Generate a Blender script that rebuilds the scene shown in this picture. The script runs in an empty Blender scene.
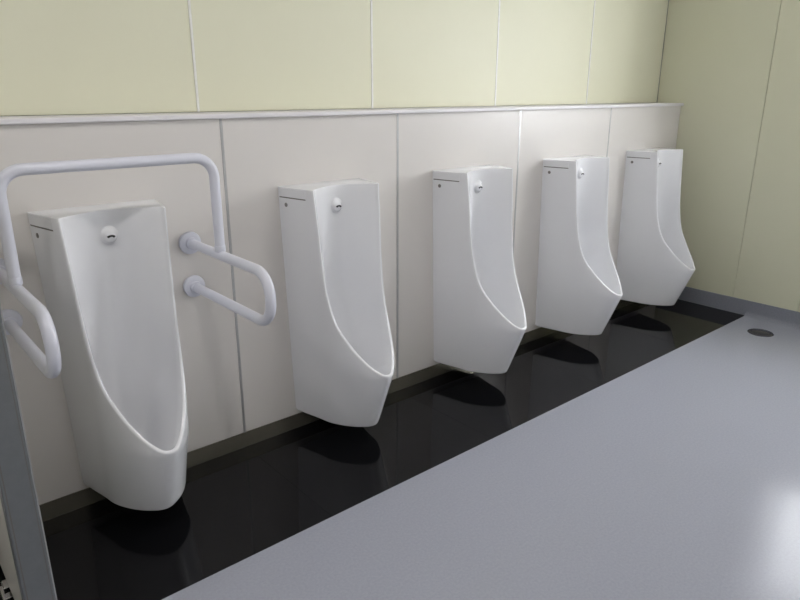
import bpy, bmesh, math, random
from mathutils import Vector, Matrix

# ------------------------------------------------------------------ camera, world, exposure
scene = bpy.context.scene
COL = scene.collection
CAM = (-1.058, -2.182, 1.369)
YAW, PITCH, ROLL, FPX = 0.7092, -0.3093, 0.0020, 658.64
cam_d = bpy.data.cameras.new('camera')
cam = bpy.data.objects.new('camera', cam_d)
COL.objects.link(cam)
fw = Vector((math.sin(YAW) * math.cos(PITCH), math.cos(YAW) * math.cos(PITCH), math.sin(PITCH)))
rt = Vector((math.cos(YAW), -math.sin(YAW), 0))
up = rt.cross(fw)
rt, up = rt * math.cos(ROLL) + up * math.sin(ROLL), up * math.cos(ROLL) - rt * math.sin(ROLL)
mw = Matrix(((rt.x, up.x, -fw.x, CAM[0]), (rt.y, up.y, -fw.y, CAM[1]), (rt.z, up.z, -fw.z, CAM[2]), (0, 0, 0, 1)))
cam.matrix_world = mw
cam_d.sensor_fit = 'HORIZONTAL'
cam_d.sensor_width = 36.0
cam_d.lens = FPX * 36.0 / 800.0
cam_d.clip_start = 0.02
scene.camera = cam

world = bpy.data.worlds.new('sky')
scene.world = world
world.use_nodes = True
wn = world.node_tree
wbg = wn.nodes['Background']
sky = wn.nodes.new('ShaderNodeTexSky')
sky.sky_type = 'HOSEK_WILKIE'
wn.links.new(sky.outputs[0], wbg.inputs[0])
wbg.inputs[1].default_value = 1.0

scene.view_settings.view_transform = 'Standard'
scene.view_settings.look = 'None'
scene.view_settings.gamma = 1.0
scene.view_settings.use_curve_mapping = False
scene.view_settings.exposure = 1.15
WINDOW_POWER = 5.8
LAMP_POWER = 64.0


# ------------------------------------------------------------------ materials
def mat(name, col, rough=0.5, metal=0.0, ior=1.5, coat=0.0, spec=None, var=None, vscale=40, bump=0.0, bscale=200,
        emit=None, estr=0.0, rvar=0.0):
    m = bpy.data.materials.new(name)
    m.use_nodes = True
    nt = m.node_tree
    b = nt.nodes['Principled BSDF']
    b.inputs['Base Color'].default_value = (*col, 1)
    b.inputs['Roughness'].default_value = rough
    b.inputs['Metallic'].default_value = metal
    b.inputs['IOR'].default_value = ior
    b.inputs['Coat Weight'].default_value = coat
    if spec is not None:
        b.inputs['Specular IOR Level'].default_value = spec
    tc = nt.nodes.new('ShaderNodeTexCoord')
    if var is not None:
        n = nt.nodes.new('ShaderNodeTexNoise')
        n.inputs['Scale'].default_value = vscale
        n.inputs['Detail'].default_value = 5
        n.inputs['Roughness'].default_value = 0.65
        nt.links.new(tc.outputs['Object'], n.inputs['Vector'])
        r = nt.nodes.new('ShaderNodeValToRGB')
        r.color_ramp.elements[0].position = 0.32
        r.color_ramp.elements[1].position = 0.68
        r.color_ramp.elements[0].color = (*var, 1)
        r.color_ramp.elements[1].color = (*col, 1)
        nt.links.new(n.outputs['Fac'], r.inputs['Fac'])
        nt.links.new(r.outputs['Color'], b.inputs['Base Color'])
    if bump:
        n2 = nt.nodes.new('ShaderNodeTexNoise')
        n2.inputs['Scale'].default_value = bscale
        n2.inputs['Detail'].default_value = 3
        nt.links.new(tc.outputs['Object'], n2.inputs['Vector'])
        bp = nt.nodes.new('ShaderNodeBump')
        bp.inputs['Strength'].default_value = bump
        bp.inputs['Distance'].default_value = 0.002
        nt.links.new(n2.outputs['Fac'], bp.inputs['Height'])
        nt.links.new(bp.outputs['Normal'], b.inputs['Normal'])
    if emit:
        b.inputs['Emission Color'].default_value = (*emit, 1)
        b.inputs['Emission Strength'].default_value = estr
    return m


M = {
    'ceramic': mat('ceramic_glaze', (0.845, 0.85, 0.875), 0.07, ior=1.5, var=(0.835, 0.84, 0.865), vscale=3),
    'seam': mat('seam_grey', (0.16, 0.15, 0.14), 0.6),
    'dark': mat('opening_shade', (0.02, 0.02, 0.022), 0.5),  # near-black colour painted for the shade inside the nozzle opening
    'screw': mat('screw_grey', (0.22, 0.21, 0.20), 0.4, metal=0.3),
    'lower': mat('panel_offwhite', (0.72, 0.69, 0.66), 0.35, var=(0.71, 0.68, 0.65), vscale=6, bump=0.01, bscale=60),
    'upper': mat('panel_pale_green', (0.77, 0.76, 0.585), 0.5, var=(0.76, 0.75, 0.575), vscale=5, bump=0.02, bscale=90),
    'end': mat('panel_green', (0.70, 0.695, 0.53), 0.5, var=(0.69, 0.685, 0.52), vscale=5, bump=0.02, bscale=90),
    'core': mat('wall_core', (0.45, 0.45, 0.42), 0.8, var=(0.42, 0.42, 0.39)),
    'alu': mat('joint_aluminium', (0.52, 0.52, 0.52), 0.35, metal=0.6, var=(0.48, 0.48, 0.48), vscale=30),
    'joint_white': mat('joint_white', (0.90, 0.90, 0.86), 0.35, var=(0.80, 0.80, 0.74), vscale=30),
    'ledge': mat('ledge_white', (0.80, 0.78, 0.80), 0.45, var=(0.79, 0.77, 0.79), vscale=10),
    'steel': mat('steel_baseboard', (0.36, 0.34, 0.28), 0.22, metal=0.75, var=(0.33, 0.31, 0.25), vscale=12),
    'black': mat('black_stone', (0.006, 0.006, 0.007), 0.05, ior=1.31, var=(0.004, 0.004, 0.005), vscale=80),
    'vinyl': mat('vinyl_floor', (0.375, 0.388, 0.445), 0.15, spec=0.12, var=(0.335, 0.345, 0.40), vscale=120, bump=0.01, bscale=200),
    'cove': mat('vinyl_cove', (0.27, 0.28, 0.32), 0.4, var=(0.22, 0.23, 0.27), vscale=110, bump=0.05, bscale=260),
    'bar': mat('bar_white_resin', (0.70, 0.71, 0.79), 0.28, var=(0.69, 0.70, 0.78), vscale=8),
    'post': mat('post_grey', (0.20, 0.21, 0.22), 0.38, metal=0.35, var=(0.18, 0.19, 0.20), vscale=30),
    'beige': mat('partition_beige', (0.66, 0.64, 0.57), 0.45, var=(0.64, 0.62, 0.55), vscale=6),
    'chrome': mat('chrome', (0.75, 0.74, 0.74), 0.12, metal=1.0, var=(0.7, 0.69, 0.69), vscale=20),
    'drain': mat('drain_steel', (0.13, 0.13, 0.17), 0.15, metal=1.0, var=(0.11, 0.11, 0.15), vscale=60),
    'ceiling': mat('ceiling_white', (0.88, 0.87, 0.86), 0.8, var=(0.86, 0.85, 0.84), vscale=20),
    'white_wall': mat('wall_white', (0.84, 0.83, 0.82), 0.6, var=(0.82, 0.81, 0.80), vscale=8),
    'frame': mat('window_frame', (0.55, 0.55, 0.55), 0.4, metal=0.5, var=(0.52, 0.52, 0.52), vscale=20),
    'pane': mat('frosted_pane', (0.8, 0.85, 0.9), 0.5, var=(0.78, 0.83, 0.88), vscale=50, emit=(0.955, 0.975, 1.0), estr=WINDOW_POWER),
    'lamp': mat('lamp_diffuser', (0.9, 0.9, 0.88), 0.5, var=(0.88, 0.88, 0.86), emit=(1.0, 0.97, 0.94), estr=LAMP_POWER),
    'lamp_ring': mat('lamp_ring', (0.8, 0.8, 0.8), 0.4, var=(0.78, 0.78, 0.78)),
}


# ------------------------------------------------------------------ helpers
def link(name, me, material=None, parent=None, loc=(0, 0, 0)):
    o = bpy.data.objects.new(name, me)
    COL.objects.link(o)
    o.location = loc
    if material and me is not None and not me.materials:
        me.materials.append(material)
    if parent:
        o.parent = parent
    return o


def bm_mesh(bm, name, smooth=False, angle=None):
    bmesh.ops.recalc_face_normals(bm, faces=bm.faces)
    me = bpy.data.meshes.new(name)
    bm.to_mesh(me)
    bm.free()
    if smooth:
        for p in me.polygons:
            p.use_smooth = True
        if angle:
            me.set_sharp_from_angle(angle=angle)
    return me


def add_box(bm, x0, x1, y0, y1, z0, z1, bevel=0.0):
    r = bmesh.ops.create_cube(bm, size=1)
    vs = r['verts']
    for v in vs:
        v.co = Vector(((x0 + x1) / 2 + v.co.x * (x1 - x0), (y0 + y1) / 2 + v.co.y * (y1 - y0), (z0 + z1) / 2 + v.co.z * (z1 - z0)))
    if bevel:
        es = list({e for v in vs for e in v.link_edges})
        bmesh.ops.bevel(bm, geom=es, offset=bevel, segments=1, affect='EDGES')


def box(name, b, material, parent=None, bevel=0.0):
    bm = bmesh.new()
    add_box(bm, *b, bevel=bevel)
    return link(name, bm_mesh(bm, name), material, parent)


def tag(o, label=None, cat=None, group=None, kind=None):
    if label:
        o['label'] = label
    if cat:
        o['category'] = cat
    if group:
        o['group'] = group
    if kind:
        o['kind'] = kind
    return o


def empty(name, loc=(0, 0, 0)):
    o = bpy.data.objects.new(name, None)
    COL.objects.link(o)
    o.location = loc
    return o


def struct(o, label, cat='wall'):
    return tag(o, label, cat, kind='structure')


def tube_mesh(pts, r, name, seg=16, caps=True):
    bm = bmesh.new()
    rings = []
    n = len(pts)
    pts = [Vector(p) for p in pts]
    t0 = (pts[1] - pts[0]).normalized()
    a = t0.orthogonal().normalized()
    for i, p in enumerate(pts):
        t = (pts[min(i + 1, n - 1)] - pts[max(i - 1, 0)]).normalized()
        a = (a - t * a.dot(t)).normalized()
        b = t.cross(a)
        rings.append([bm.verts.new(p + (a * math.cos(k * 2 * math.pi / seg) + b * math.sin(k * 2 * math.pi / seg)) * r) for k in range(seg)])
    for i in range(n - 1):
        for k in range(seg):
            bm.faces.new((rings[i][k], rings[i][(k + 1) % seg], rings[i + 1][(k + 1) % seg], rings[i + 1][k]))
    if caps:
        bm.faces.new(rings[0])
        bm.faces.new(rings[-1][::-1])
    return bm_mesh(bm, name, True, math.radians(50))


def rounded_path(ps, rad, seg=8):
    ps = [Vector(p) for p in ps]
    out = [ps[0]]
    for i in range(1, len(ps) - 1):
        a = (ps[i - 1] - ps[i]).normalized()
        b = (ps[i + 1] - ps[i]).normalized()
        r = rad
        p0 = ps[i] + a * r
        p1 = ps[i] + b * r
        c = ps[i] + (a + b) * r
        for k in range(seg + 1):
            th = math.pi / 2 * k / seg
            out.append(c - b * r * math.cos(th) - a * r * math.sin(th))
    out.append(ps[-1])
    return out


def lathe(bm, prof, origin, axis, seg=32):
    ax = Vector(axis).normalized()
    u = ax.orthogonal().normalized()
    w = ax.cross(u)
    o = Vector(origin)
    prev = None
    for (r, h) in prof:
        if r < 1e-6:
            cur = [bm.verts.new(o + ax * h)]
        else:
            cur = [bm.verts.new(o + ax * h + (u * math.cos(2 * math.pi * k / seg) + w * math.sin(2 * math.pi * k / seg)) * r) for k in range(seg)]
        if prev:
            if len(prev) == 1 and len(cur) > 1:
                for k in range(seg):
                    bm.faces.new((prev[0], cur[k], cur[(k + 1) % seg]))
            elif len(cur) == 1 and len(prev) > 1:
                for k in range(seg):
                    bm.faces.new((prev[k], prev[(k + 1) % seg], cur[0]))
            elif len(cur) > 1:
                for k in range(seg):
                    bm.faces.new((prev[k], prev[(k + 1) % seg], cur[(k + 1) % seg], cur[k]))
        prev = cur


def lathe_mesh(prof, origin, axis, name, seg=32, ang=40):
    bm = bmesh.new()
    lathe(bm, prof, origin, axis, seg)
    return bm_mesh(bm, name, True, math.radians(ang))


# ------------------------------------------------------------------ the room
PW = 0.8            # panel pitch along the urinal wall
XE = 3.205          # end wall
YU = 0.171          # upper wall plane
HL = 1.2725         # top of the boxed-out lower wall
HB = 0.064          # steel skirting
D = 0.601           # depth of the black strip
HC = 2.45           # ceiling
XW = -1.75           # wall on the left, out of frame
YB = -2.75           # wall behind the camera
G = 0.0045          # half joint

# floor, with the black slabs along the urinal wall
bm = bmesh.new()
add_box(bm, XW, XE, YB, -D, -0.10, 0.0)
add_box(bm, XW, XE, -D, 0.3, -0.10, -0.012)
floor = struct(link('floor', bm_mesh(bm, 'floor'), M['vinyl']), 'speckled blue-grey vinyl floor of the washroom', 'floor')
strip = struct(empty('trim_1'), 'black polished stone strip on the floor under the urinals', 'floor strip')
xs = [XW] + [PW * k for k in range(-2, 4)] + [XE - 0.0005]
for a, b in zip(xs[:-1], xs[1:]):
    box('slab', (a + 0.0003, b - 0.0003, -D + 0.0008, -0.0016, -0.0118, 0.0005), M['black'], strip, 0.0002)

# lower boxed-out wall carrying the urinals
wl = box('wall_lower', (XW, XE - 0.0005, 0.0125, YU - 0.001, 0.0, HL - 0.001), M['core'])
struct(wl, 'off-white panelled lower wall the urinals hang on')
xs = [XW] + [PW * k for k in range(-2, 4)] + [XE]
for a, b in zip(xs[:-1], xs[1:]):
    box('panel', (a + G, b - G, 0.0, 0.012, HB, HL - 0.0005), M['lower'], wl, 0.0012)
for a in xs[1:-1]:
    box('joint_strip', (a - G + 0.0002, a + G - 0.0002, -0.0008, 0.012, HB, HL - 0.0005), M['alu'], wl)
bb = box('baseboard_back', (XW, XE, -0.0015, 0.0122, 0.0005, HB - 0.0008), M['steel'])
struct(bb, 'low dark steel skirting below the off-white panels', 'baseboard')
bm = bmesh.new()
add_box(bm, XW, XE - 0.001, -0.016, YU - 0.0005, HL, HL + 0.017, bevel=0.003)
struct(link('trim_2', bm_mesh(bm, 'ledge'), M['ledge']), 'white ledge capping the lower wall above the urinals', 'ledge')

# upper wall
wb = box('wall_back', (XW, XE + 0.4, YU + 0.012, YU + 0.12, 0.0, HC), M['core'])
struct(wb, 'pale yellow-green panelled wall above the ledge')
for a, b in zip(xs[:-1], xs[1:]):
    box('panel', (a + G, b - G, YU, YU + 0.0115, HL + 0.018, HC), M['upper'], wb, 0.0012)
for a in xs[1:-1]:
    box('joint_strip', (a - G + 0.0002, a + G - 0.0002, YU - 0.0018, YU + 0.0115, HL + 0.018, HC), M['joint_white'], wb)

# end wall with the window
WY0, WY1, WZ0, WZ1 = -2.15, -0.89, 1.06, 2.10
bm = bmesh.new()
X0, X1 = XE + 0.012, XE + 0.40
add_box(bm, X0, X1, WY1, YU + 0.011, 0, HC)
add_box(bm, X0, X1, YB, WY0, 0, HC)
add_box(bm, X0, X1, WY0, WY1, 0, WZ0)
add_box(bm, X0, X1, WY0, WY1, WZ1, HC)
we = struct(link('wall_right', bm_mesh(bm, 'wall_right'), M['core']), 'pale green end wall beyond the far urinal')
g = 0.0012
JY = -0.507
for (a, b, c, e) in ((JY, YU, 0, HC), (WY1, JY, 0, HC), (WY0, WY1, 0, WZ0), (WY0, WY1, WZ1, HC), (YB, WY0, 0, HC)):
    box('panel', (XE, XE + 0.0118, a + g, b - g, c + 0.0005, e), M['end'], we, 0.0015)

# coved vinyl skirting on the end wall
bm = bmesh.new()
prof = [(0, 0.1), (-0.003, 0.1), (-0.0045, 0.0985)]
prof += [(-0.0045, 0.03)]
for k in range(1, 7):
    th = math.pi / 2 * k / 6
    prof.append((-0.0045 - 0.026 * (1 - math.cos(th)), 0.03 - 0.0292 * math.sin(th)))
prof += [(-0.031, 0.0002), (0, 0.0002)]


def sweep_y(bm, prof, x, y0, y1):
    ra = [bm.verts.new((x + px, y0, pz)) for px, pz in prof]
    rb = [bm.verts.new((x + px, y1, pz)) for px, pz in prof]
    n = len(prof)
    for i in range(n):
        bm.faces.new((ra[i], ra[(i + 1) % n], rb[(i + 1) % n], rb[i]))
    bm.faces.new(ra)
    bm.faces.new(rb[::-1])


sweep_y(bm, prof, XE, YB, -D)
prof2 = [(0, 0.1), (-0.003, 0.1), (-0.0045, 0.0985), (-0.0045, 0.0006), (0, 0.0006)]
sweep_y(bm, prof2, XE, -D, -0.0016)
struct(link('baseboard_right', bm_mesh(bm, 'cove', True, math.radians(30)), M['cove']), 'blue-grey coved vinyl skirting along the green end wall', 'baseboard')

# window in the end wall, just right of the picture
wf = struct(empty('window_1', (XE + 0.35, (WY0 + WY1) / 2, WZ0)), 'frosted sliding window in the end wall', 'window')
wc = Vector(wf.location)


def wbox(name, b, m):
    bm = bmesh.new()
    add_box(bm, b[0] - wc.x, b[1] - wc.x, b[2] - wc.y, b[3] - wc.y, b[4] - wc.z, b[5] - wc.z, 0.002)
    return link(name, bm_mesh(bm, name), m, wf)


f = 0.035
xa, xb = XE + 0.33, XE + 0.38
wbox('frame_jamb', (xa, xb, WY0, WY0 + f, WZ0, WZ1), M['frame'])
wbox('frame_jamb', (xa, xb, WY1 - f, WY1, WZ0, WZ1), M['frame'])
wbox('frame_sill', (xa, xb, WY0 + f, WY1 - f, WZ0, WZ0 + f), M['frame'])
wbox('frame_head', (xa, xb, WY0 + f, WY1 - f, WZ1 - f, WZ1), M['frame'])
ym = (WY0 + WY1) / 2
xr0, xr1 = XE + 0.0005, xa - 0.0005
wbox('reveal', (xr0, xr1, WY0, WY0 + 0.012, WZ0 + 0.012, WZ1 - 0.012), M['white_wall'])
wbox('reveal', (xr0, xr1, WY1 - 0.012, WY1, WZ0 + 0.012, WZ1 - 0.012), M['white_wall'])
wbox('sill_board', (xr0 - 0.012, xr1, WY0, WY1, WZ0, WZ0 + 0.0115), M['white_wall'])
wbox('reveal', (xr0, xr1, WY0, WY1, WZ1 - 0.0115, WZ1), M['white_wall'])
wbox('mullion', (xa + 0.005, xb - 0.005, ym - 0.02, ym + 0.02, WZ0 + f, WZ1 - f), M['frame'])
wbox('pane', (xa + 0.02, xa + 0.026, WY0 + f, ym - 0.02, WZ0 + f, WZ1 - f), M['pane'])
wbox('pane', (xa + 0.02, xa + 0.026, ym + 0.02, WY1 - f, WZ0 + f, WZ1 - f), M['pane'])

# remaining shell
struct(box('ceiling', (XW - 0.1, XE + 0.40, YB - 0.1, YU + 0.12, HC, HC + 0.1), M['ceiling']), 'plain white ceiling of the washroom', 'ceiling')
struct(box('wall_left', (XW - 0.1, XW, YB, YU + 0.12, 0, HC), M['white_wall']), 'plain white wall on the left side')
struct(box('wall_front', (XW - 0.1, XE + 0.40, YB - 0.1, YB, 0, HC), M['white_wall']), 'plain white wall behind the viewer')


# ------------------------------------------------------------------ urinals
def catmull(knots, t):
    """knots: list of tuples, t in [0, len-1]"""
    n = len(knots)
    i = min(int(t), n - 2)
    u = t - i
    def k(j):
        if j < 0:
            return tuple(2 * a - b for a, b in zip(knots[0], knots[1]))
        if j >= n:
            return tuple(2 * a - b for a, b in zip(knots[-1], knots[-2]))
        return knots[j]
    a, b, c, e = k(i - 1), k(i), k(i + 1), k(i + 2)
    return tuple(0.5 * (2 * q + (r - p) * u + (2 * p - 5 * q + 4 * r - s) * u * u + (3 * q - p - 3 * r + s) * u ** 3) for p, q, r, s in zip(a, b, c, e))


ZT, ZB = 1.023, 0.085
# plan of the outside: squared half-width over forward position, both relative
GS = [0, .2, .42, .52, .604, .74, .865, .948, 1.0]
GG = [1, .91 ** 2, .805 ** 2, .772 ** 2, .725 ** 2, .592 ** 2, .415 ** 2, .235 ** 2, 0]


def plan(s):
    s = max(0.0, min(1.0, s))
    for i in range(len(GS) - 1):
        if s <= GS[i + 1]:
            # monotone cubic
            def sl(j):
                if j <= 0:
                    return (GG[1] - GG[0]) / (GS[1] - GS[0])
                if j >= len(GS) - 1:
                    return (GG[-1] - GG[-2]) / (GS[-1] - GS[-2])
                return 0.5 * ((GG[j + 1] - GG[j]) / (GS[j + 1] - GS[j]) + (GG[j] - GG[j - 1]) / (GS[j] - GS[j - 1]))
            h = GS[i + 1] - GS[i]
            u = (s - GS[i]) / h
            m0, m1 = sl(i) * h, sl(i + 1) * h
            v = (2 * u ** 3 - 3 * u * u + 1) * GG[i] + (u ** 3 - 2 * u * u + u) * m0 + (-2 * u ** 3 + 3 * u * u) * GG[i + 1] + (u ** 3 - u * u) * m1
            return math.sqrt(max(0.0, v))
    return 0.0


def front(z):
    if z >= 0.335:
        return 0.424
    return 0.322 + (0.424 - 0.322) * (z - ZB) / (0.335 - ZB)


def halfw(y, z):
    wb_ = 0.162 + 0.030 * (z - ZB) / (ZT - ZB)
    return wb_ * plan(y / front(z))


RIM = [(.177, 1.023), (.190, .883), (.203, .743), (.222, .623), (.256, .523), (.314, .443), (.367, .383), (.402, .348), (.424, .335)]
SPN = [(.108, 1.023), (.095, .872), (.081, .715), (.071, .575), (.067, .455), (.082, .345), (.118, .265), (.20, .232), (.34, .265)]


def urinal_mesh():
    N, MO, NI = 64, 14, 18
    bm = bmesh.new()
    cols = {}
    ts = []
    for i in range(N + 1):
        ts.append((len(RIM) - 1) * (1 - (1 - i / N) ** 1.5))
    rim = []
    for t in ts:
        y, z = catmull(RIM, t)
        y = min(y, 0.424)
        rim.append(Vector((halfw(y, z) if t < ts[-1] else 0.0, -y, z)))
    # smooth width towards the tip by the round nose of the plan
    tB = 0.52
    for side in (-1, 1):
        grid = []
        for i, t in enumerate(ts):
            R = rim[i]
            a = rim[max(i - 1, 0)]
            b = rim[i + 1] if i < N else Vector((-rim[N - 1].x, rim[N - 1].y, rim[N - 1].z))
            T = (b - a).normalized()
            y0, z0 = catmull(RIM, max(t - 0.05, 0))
            y1, z1 = catmull(RIM, min(t + 0.05, len(RIM) - 1))
            s2 = Vector((0, -(y1 - y0), z1 - z0)).normalized()
            nrm = Vector((0, s2.z, -s2.y))
            if nrm.y > 0:
                nrm = -nrm
            inw = T.cross(nrm)
            if inw.x > 0.0 or (i == N and inw.y < 0):
                inw = -inw
            inw.normalize()
            col = []
            # outside: from the wall or the underside edge up to the rim
            u = i / N
            if u <= tB:
                By, Bz = 0.0, ZT + (ZB - ZT) * (u / tB)
            else:
                By, Bz = front(ZB) * (1 - (1 - (u - tB) / (1 - tB)) ** 2), ZB
            for k in range(MO):
                s = k / MO
                y = By + (-R.y - By) * s
                z = Bz + (R.z - 0.0 - Bz) * s
                x = halfw(y, z) if i < N else 0.0
                col.append(Vector((x, -y, z)))
            th = 0.0085 + 0.0045 * min(1.0, max(0.0, (t - 1.0) / 4.0))
            for kk, dn in ((0.0, -0.0045), (0.12, -0.0014), (0.35, 0.0), (0.65, 0.0), (0.88, -0.0014), (1.0, -0.005)):
                P = R + inw * th * kk + nrm * dn
                if i == 0:
                    P.z = ZT
                P.x = max(0.0, P.x)
                if i == N:
                    P.x = 0.0
                col.append(P)
            R2 = col[-1].copy()
            Sy, Sz = catmull(SPN, t)
            S = Vector((0, -Sy, Sz))
            lo = min(1.0, max(0.0, (t - 0.5) / 4.0))
            lo = lo * lo * (3 - 2 * lo)
            ea = 1.0 - 0.32 * lo
            for k in range(1, NI + 1):
                thh = math.pi / 2 * k / NI
                c_, s_ = math.cos(thh), math.sin(thh)
                if k == NI:
                    c_, s_ = 0.0, 1.0
                q = k / NI
                fx = lo * c_ ** ea + (1 - lo) * (1 - q) ** 1.05
                fd = lo * s_ ** ea + (1 - lo) * s_ ** 1.0
                col.append(Vector((R2.x * fx, R2.y + (S.y - R2.y) * fd, R2.z + (S.z - R2.z) * fd)))
            grid.append(col)
        vg = [[bm.verts.new((v.x * side, v.y, v.z)) for v in col] for col in grid]
        for i in range(N):
            for k in range(len(vg[0]) - 1):
                try:
                    bm.faces.new((vg[i][k], vg[i][k + 1], vg[i + 1][k + 1], vg[i + 1][k]))
                except ValueError:
                    pass
        cols[side] = vg
    bmesh.ops.remove_doubles(bm, verts=bm.verts, dist=0.0002)
    bmesh.ops.dissolve_degenerate(bm, dist=0.0001, edges=bm.edges)
    # close the top, the back and the underside
    bnd = [e for e in bm.edges if e.is_boundary]
    top = [e for e in bnd if all(abs(v.co.z - ZT) < 1e-4 for v in e.verts)]
    bot = [e for e in bnd if all(abs(v.co.z - ZB) < 1e-4 for v in e.verts)]
    def endv(es):
        cnt = {}
        for e in es:
            for v in e.verts:
                cnt[v] = cnt.get(v, 0) + 1
        return [v for v, c in cnt.items() if c == 1]
    et = endv(top)
    eb = endv(bot)
    top.append(bm.edges.new(et))
    bot.append(bm.edges.new(eb))
    ft = bmesh.ops.contextual_create(bm, geom=top)['faces']
    fb = bmesh.ops.contextual_create(bm, geom=bot)['faces']
    bnd = [e for e in bm.edges if e.is_boundary]
    bmesh.ops.contextual_create(bm, geom=bnd)
    bmesh.ops.recalc_face_normals(bm, faces=bm.faces)
    ring = set()
    for f_ in bm.faces:
        if len(f_.verts) > 20:
            zs = [v.co.z for v in f_.verts]
            if max(zs) - min(zs) < 1e-3:
                for e in f_.edges:
                    if not all(abs(v.co.y) < 1e-4 for v in e.verts):
                        ring.add(e)
    bmesh.ops.bevel(bm, geom=list(ring), offset=0.006, segments=3, profile=0.5, affect='EDGES', clamp_overlap=True)
    big = [f_ for f_ in bm.faces if len(f_.verts) > 20]
    bmesh.ops.triangulate(bm, faces=big)
    return bm_mesh(bm, 'urinal_body', True, math.radians(40))


def side_patch(y0, y1, z0, z1, off, name, sgn, ny=8, nz=2, thick=None):
    """a thin plate following the outside of the urinal"""
    bm = bmesh.new()
    th = thick if thick else off + 0.002
    F, B = [], []
    for i in range(ny + 1):
        y = y0 + (y1 - y0) * i / ny
        fr, br = [], []
        for k in range(nz + 1):
            z = z0 + (z1 - z0) * k / nz
            w = halfw(y, z)
            fr.append(bm.verts.new((sgn * (w + off), -y, z)))
            br.append(bm.verts.new((sgn * (w + off - th), -y, z)))
        F.append(fr)
        B.append(br)
    for i in range(ny):
        for k in range(nz):
            bm.faces.new((F[i][k], F[i + 1][k], F[i + 1][k + 1], F[i][k + 1]))
            bm.faces.new((B[i][k], B[i][k + 1], B[i + 1][k + 1], B[i + 1][k]))
    for i in range(ny):
        bm.faces.new((F[i][0], B[i][0], B[i + 1][0], F[i + 1][0]))
        bm.faces.new((F[i][nz], F[i + 1][nz], B[i + 1][nz], B[i][nz]))
    for k in range(nz):
        bm.faces.new((F[0][k], F[0][k + 1], B[0][k + 1], B[0][k]))
        bm.faces.new((F[ny][k], B[ny][k], B[ny][k + 1], F[ny][k + 1]))
    return bm_mesh(bm, name)


me_body = urinal_mesh()
me_seam = {s: side_patch(0.006, 0.140, 0.9825, 0.9865, 0.0005, 'cover_seam', s) for s in (-1, 1)}
me_cover = {s: side_patch(0.006, 0.140, 0.987, 1.0165, 0.0009, 'side_cover', s) for s in (-1, 1)}


def screw_me(s):
    y, z = 0.038, 0.957
    w = halfw(y, z)
    dw = (halfw(y + 0.01, z) - halfw(y - 0.01, z)) / 0.02
    n = Vector((1.0, dw, 0)).normalized()   # outward, y axis runs towards the room as -y
    n = Vector((s * n.x, n.y, 0))
    return lathe_mesh([(0, 0.002), (0.0065, 0.002), (0.008, 0.0008), (0.0085, -0.002)], (s * w, -y, z), n, 'cover_screw', 16)


me_screw = {s: screw_me(s) for s in (-1, 1)}
SPZ = 0.942
SPY = -0.1025
axis = Vector((0, -1, -0.12)).normalized()
me_spr = lathe_mesh([(0.034, -0.006), (0.029, 0.0005), (0.0245, 0.003), (0.0215, 0.0065), (0.019, 0.0105), (0.015, 0.0145), (0.009, 0.017), (0, 0.018)], (0, SPY, SPZ), axis, 'spreader', 28, 60)
arc = []
for k in range(11):
    th = math.radians(20 + 140 * k / 10)
    arc.append(Vector((0.0105 * math.cos(th), SPY - 0.0165, SPZ - 0.005 + 0.007 * math.sin(th))))
me_slot = tube_mesh(arc, 0.0036, 'spray_slot', 8)  # dark arc laid on the dome, its colour standing in for the shaded hole

URINALS = [
    (-0.445, 'white ceramic wall urinal framed by the white grab bar'),
    (0.401, 'white ceramic wall urinal nearest to the right of the grab bar'),
    (1.197, 'white ceramic wall urinal in the middle of the row of five'),
    (1.994, 'white ceramic wall urinal second from the green end wall'),
    (2.797, 'white ceramic wall urinal farthest away, beside the green end wall'),
]
for x, lab in URINALS:
    u = empty('urinal', (x, -0.0005, 0.0))
    u.location.z = 0
    tag(u, lab, 'urinal', 'urinals along the off-white wall')
    link('body', me_body, M['ceramic'], u)
    for s in (-1, 1):
        c = link('side_cover', me_cover[s], M['ceramic'], u)
        link('cover_seam', me_seam[s], M['seam'], c)
        link('cover_screw', me_screw[s], M['screw'], c)
    sp = link('spray_nozzle', me_spr, M['ceramic'], u)
    link('nozzle_opening', me_slot, M['dark'], sp)

# ------------------------------------------------------------------ grab bar round the first urinal
XR, XL = -0.153, -0.739
YF, ZU, ZL, YE, ZTOP, TR = -0.241, 0.860, 0.703, -0.548, 1.171, 0.016
gb = empty('grab_bar', (-0.446, 0, 0))
tag(gb, 'white tubular grab bar fixed around the nearest urinal', 'grab bar')
ox = 0.446
for X in (XL, XR):
    pts = rounded_path([(X + ox, -0.004, ZU), (X + ox, YE, ZU), (X + ox, YE, ZL), (X + ox, -0.004, ZL)], 0.072, 10)
    side = link('side_rail', tube_mesh(pts, TR, 'side_rail', 20), M['bar'], gb)
    for z in (ZU, ZL):
        link('wall_flange', lathe_mesh([(0.0, 0.0008), (0.039, 0.0008), (0.040, 0.006), (0.038, 0.013), (0.030, 0.0175), (0.0215, 0.0195), (0.0205, 0.030), (0.016, 0.032)], (X + ox, 0, z), (0, -1, 0), 'wall_flange', 32), M['bar'], gb)
    link('tee_collar', lathe_mesh([(0.0156, 0.012), (0.0172, 0.014), (0.0172, 0.032), (0.0156, 0.034)], (X + ox, YF, ZU), (0, 0, 1), 'tee_collar', 24), M['bar'], gb)
pts = rounded_path([(XL + ox, YF, ZU + 0.012), (XL + ox, YF, ZTOP), (XR + ox, YF, ZTOP), (XR + ox, YF, ZU + 0.012)], 0.062, 10)
link('top_rail', tube_mesh(pts, 0.0158, 'top_rail', 20), M['bar'], gb)

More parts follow.
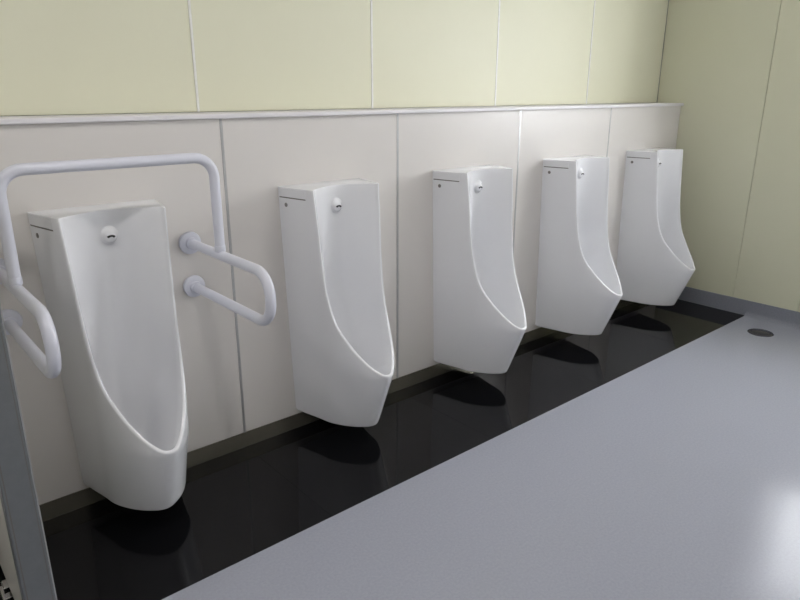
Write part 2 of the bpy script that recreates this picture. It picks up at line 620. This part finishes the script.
# ------------------------------------------------------------------ partition at the left edge
PD = 1.565                                   # distance in front of the camera plane along y
py = CAM[1] + PD
px0, px1 = CAM[0] + 0.0985 * PD, CAM[0] + 0.1425 * PD
pt = empty('partition', ((px0 + px1) / 2, py, 0))
tag(pt, 'beige partition panel with grey metal edge post at the left edge', 'partition')
pc = Vector(pt.location)


def pbox(name, b, m, bev=0.002, parent=None):
    bm = bmesh.new()
    add_box(bm, b[0] - pc.x, b[1] - pc.x, b[2] - pc.y, b[3] - pc.y, b[4], b[5], bev)
    return link(name, bm_mesh(bm, name), m, parent or pt)


po = pbox('post', (px0, px1 - 0.003, py, py + 0.045, 0.0008, 1.25), M['post'], 0.003)
pbox('edge_bead', (px1 - 0.003, px1, py + 0.003, py + 0.03, 0.0008, 1.25), M['alu'], 0.0005, po)
pbox('groove', (px0 + 0.006, px0 + 0.0085, py - 0.0006, py + 0.004, 0.0008, 1.25), M['seam'], 0.0, po)
pbox('groove', (px1 - 0.0105, px1 - 0.009, py - 0.0006, py + 0.004, 0.0008, 1.25), M['seam'], 0.0, po)
pbox('panel', (px0 + 0.0015, px1 - 0.020, py + 0.0452, -0.0165, 0.035, 1.22), M['beige'], 0.001)
pbox('top_rail', (px0 + 0.0005, px1 - 0.012, py + 0.0452, -0.0165, 1.2205, 1.25), M['post'], 0.002)
ft_ = pbox('foot', (px0 - 0.012, px0 + 0.030, -0.312, -0.272, 0.0008, 0.0345), M['chrome'], 0.003)
pbox('foot_flange', (px0 - 0.020, px0 + 0.038, -0.325, -0.258, 0.0006, 0.008), M['chrome'], 0.002, ft_)

# ------------------------------------------------------------------ floor drain
dr = empty('floor_drain', (2.945, -0.797, 0))
tag(dr, 'round steel drain cover in the floor near the end wall', 'floor drain')
link('rim', lathe_mesh([(0.052, 0.001), (0.053, 0.005), (0.060, 0.0055), (0.068, 0.003), (0.070, 0.0005)], (0, 0, 0), (0, 0, 1), 'rim', 40), M['drain'], dr)
link('cover', lathe_mesh([(0.0515, 0.001), (0.0515, 0.005), (0.045, 0.009), (0.02, 0.0125), (0, 0.013)], (0, 0, 0), (0, 0, 1), 'cover', 40), M['drain'], dr)

# ------------------------------------------------------------------ ceiling lamps
LAMPS = [(-1.5, -1.25, 'round recessed ceiling lamp nearest to the partition'),
         (-0.4, -1.25, 'round recessed ceiling lamp over the middle of the floor'),
         (0.8, -1.25, 'round recessed ceiling lamp nearest to the end wall')]
me_ring = lathe_mesh([(0.075, -0.0005), (0.074, -0.006), (0.066, -0.008), (0.062, -0.002), (0.062, -0.0005)], (0, 0, 0), (0, 0, 1), 'ring', 36)
me_diff = lathe_mesh([(0.0615, -0.0008), (0.06, -0.003), (0.03, -0.0045), (0, -0.005)], (0, 0, 0), (0, 0, 1), 'diffuser', 36)
for x, y, lab in LAMPS:
    l = empty('ceiling_lamp', (x, y, HC))
    tag(l, lab, 'ceiling lamp', 'recessed ceiling lamps')
    link('ring', me_ring, M['lamp_ring'], l)
    link('diffuser', me_diff, M['lamp'], l)
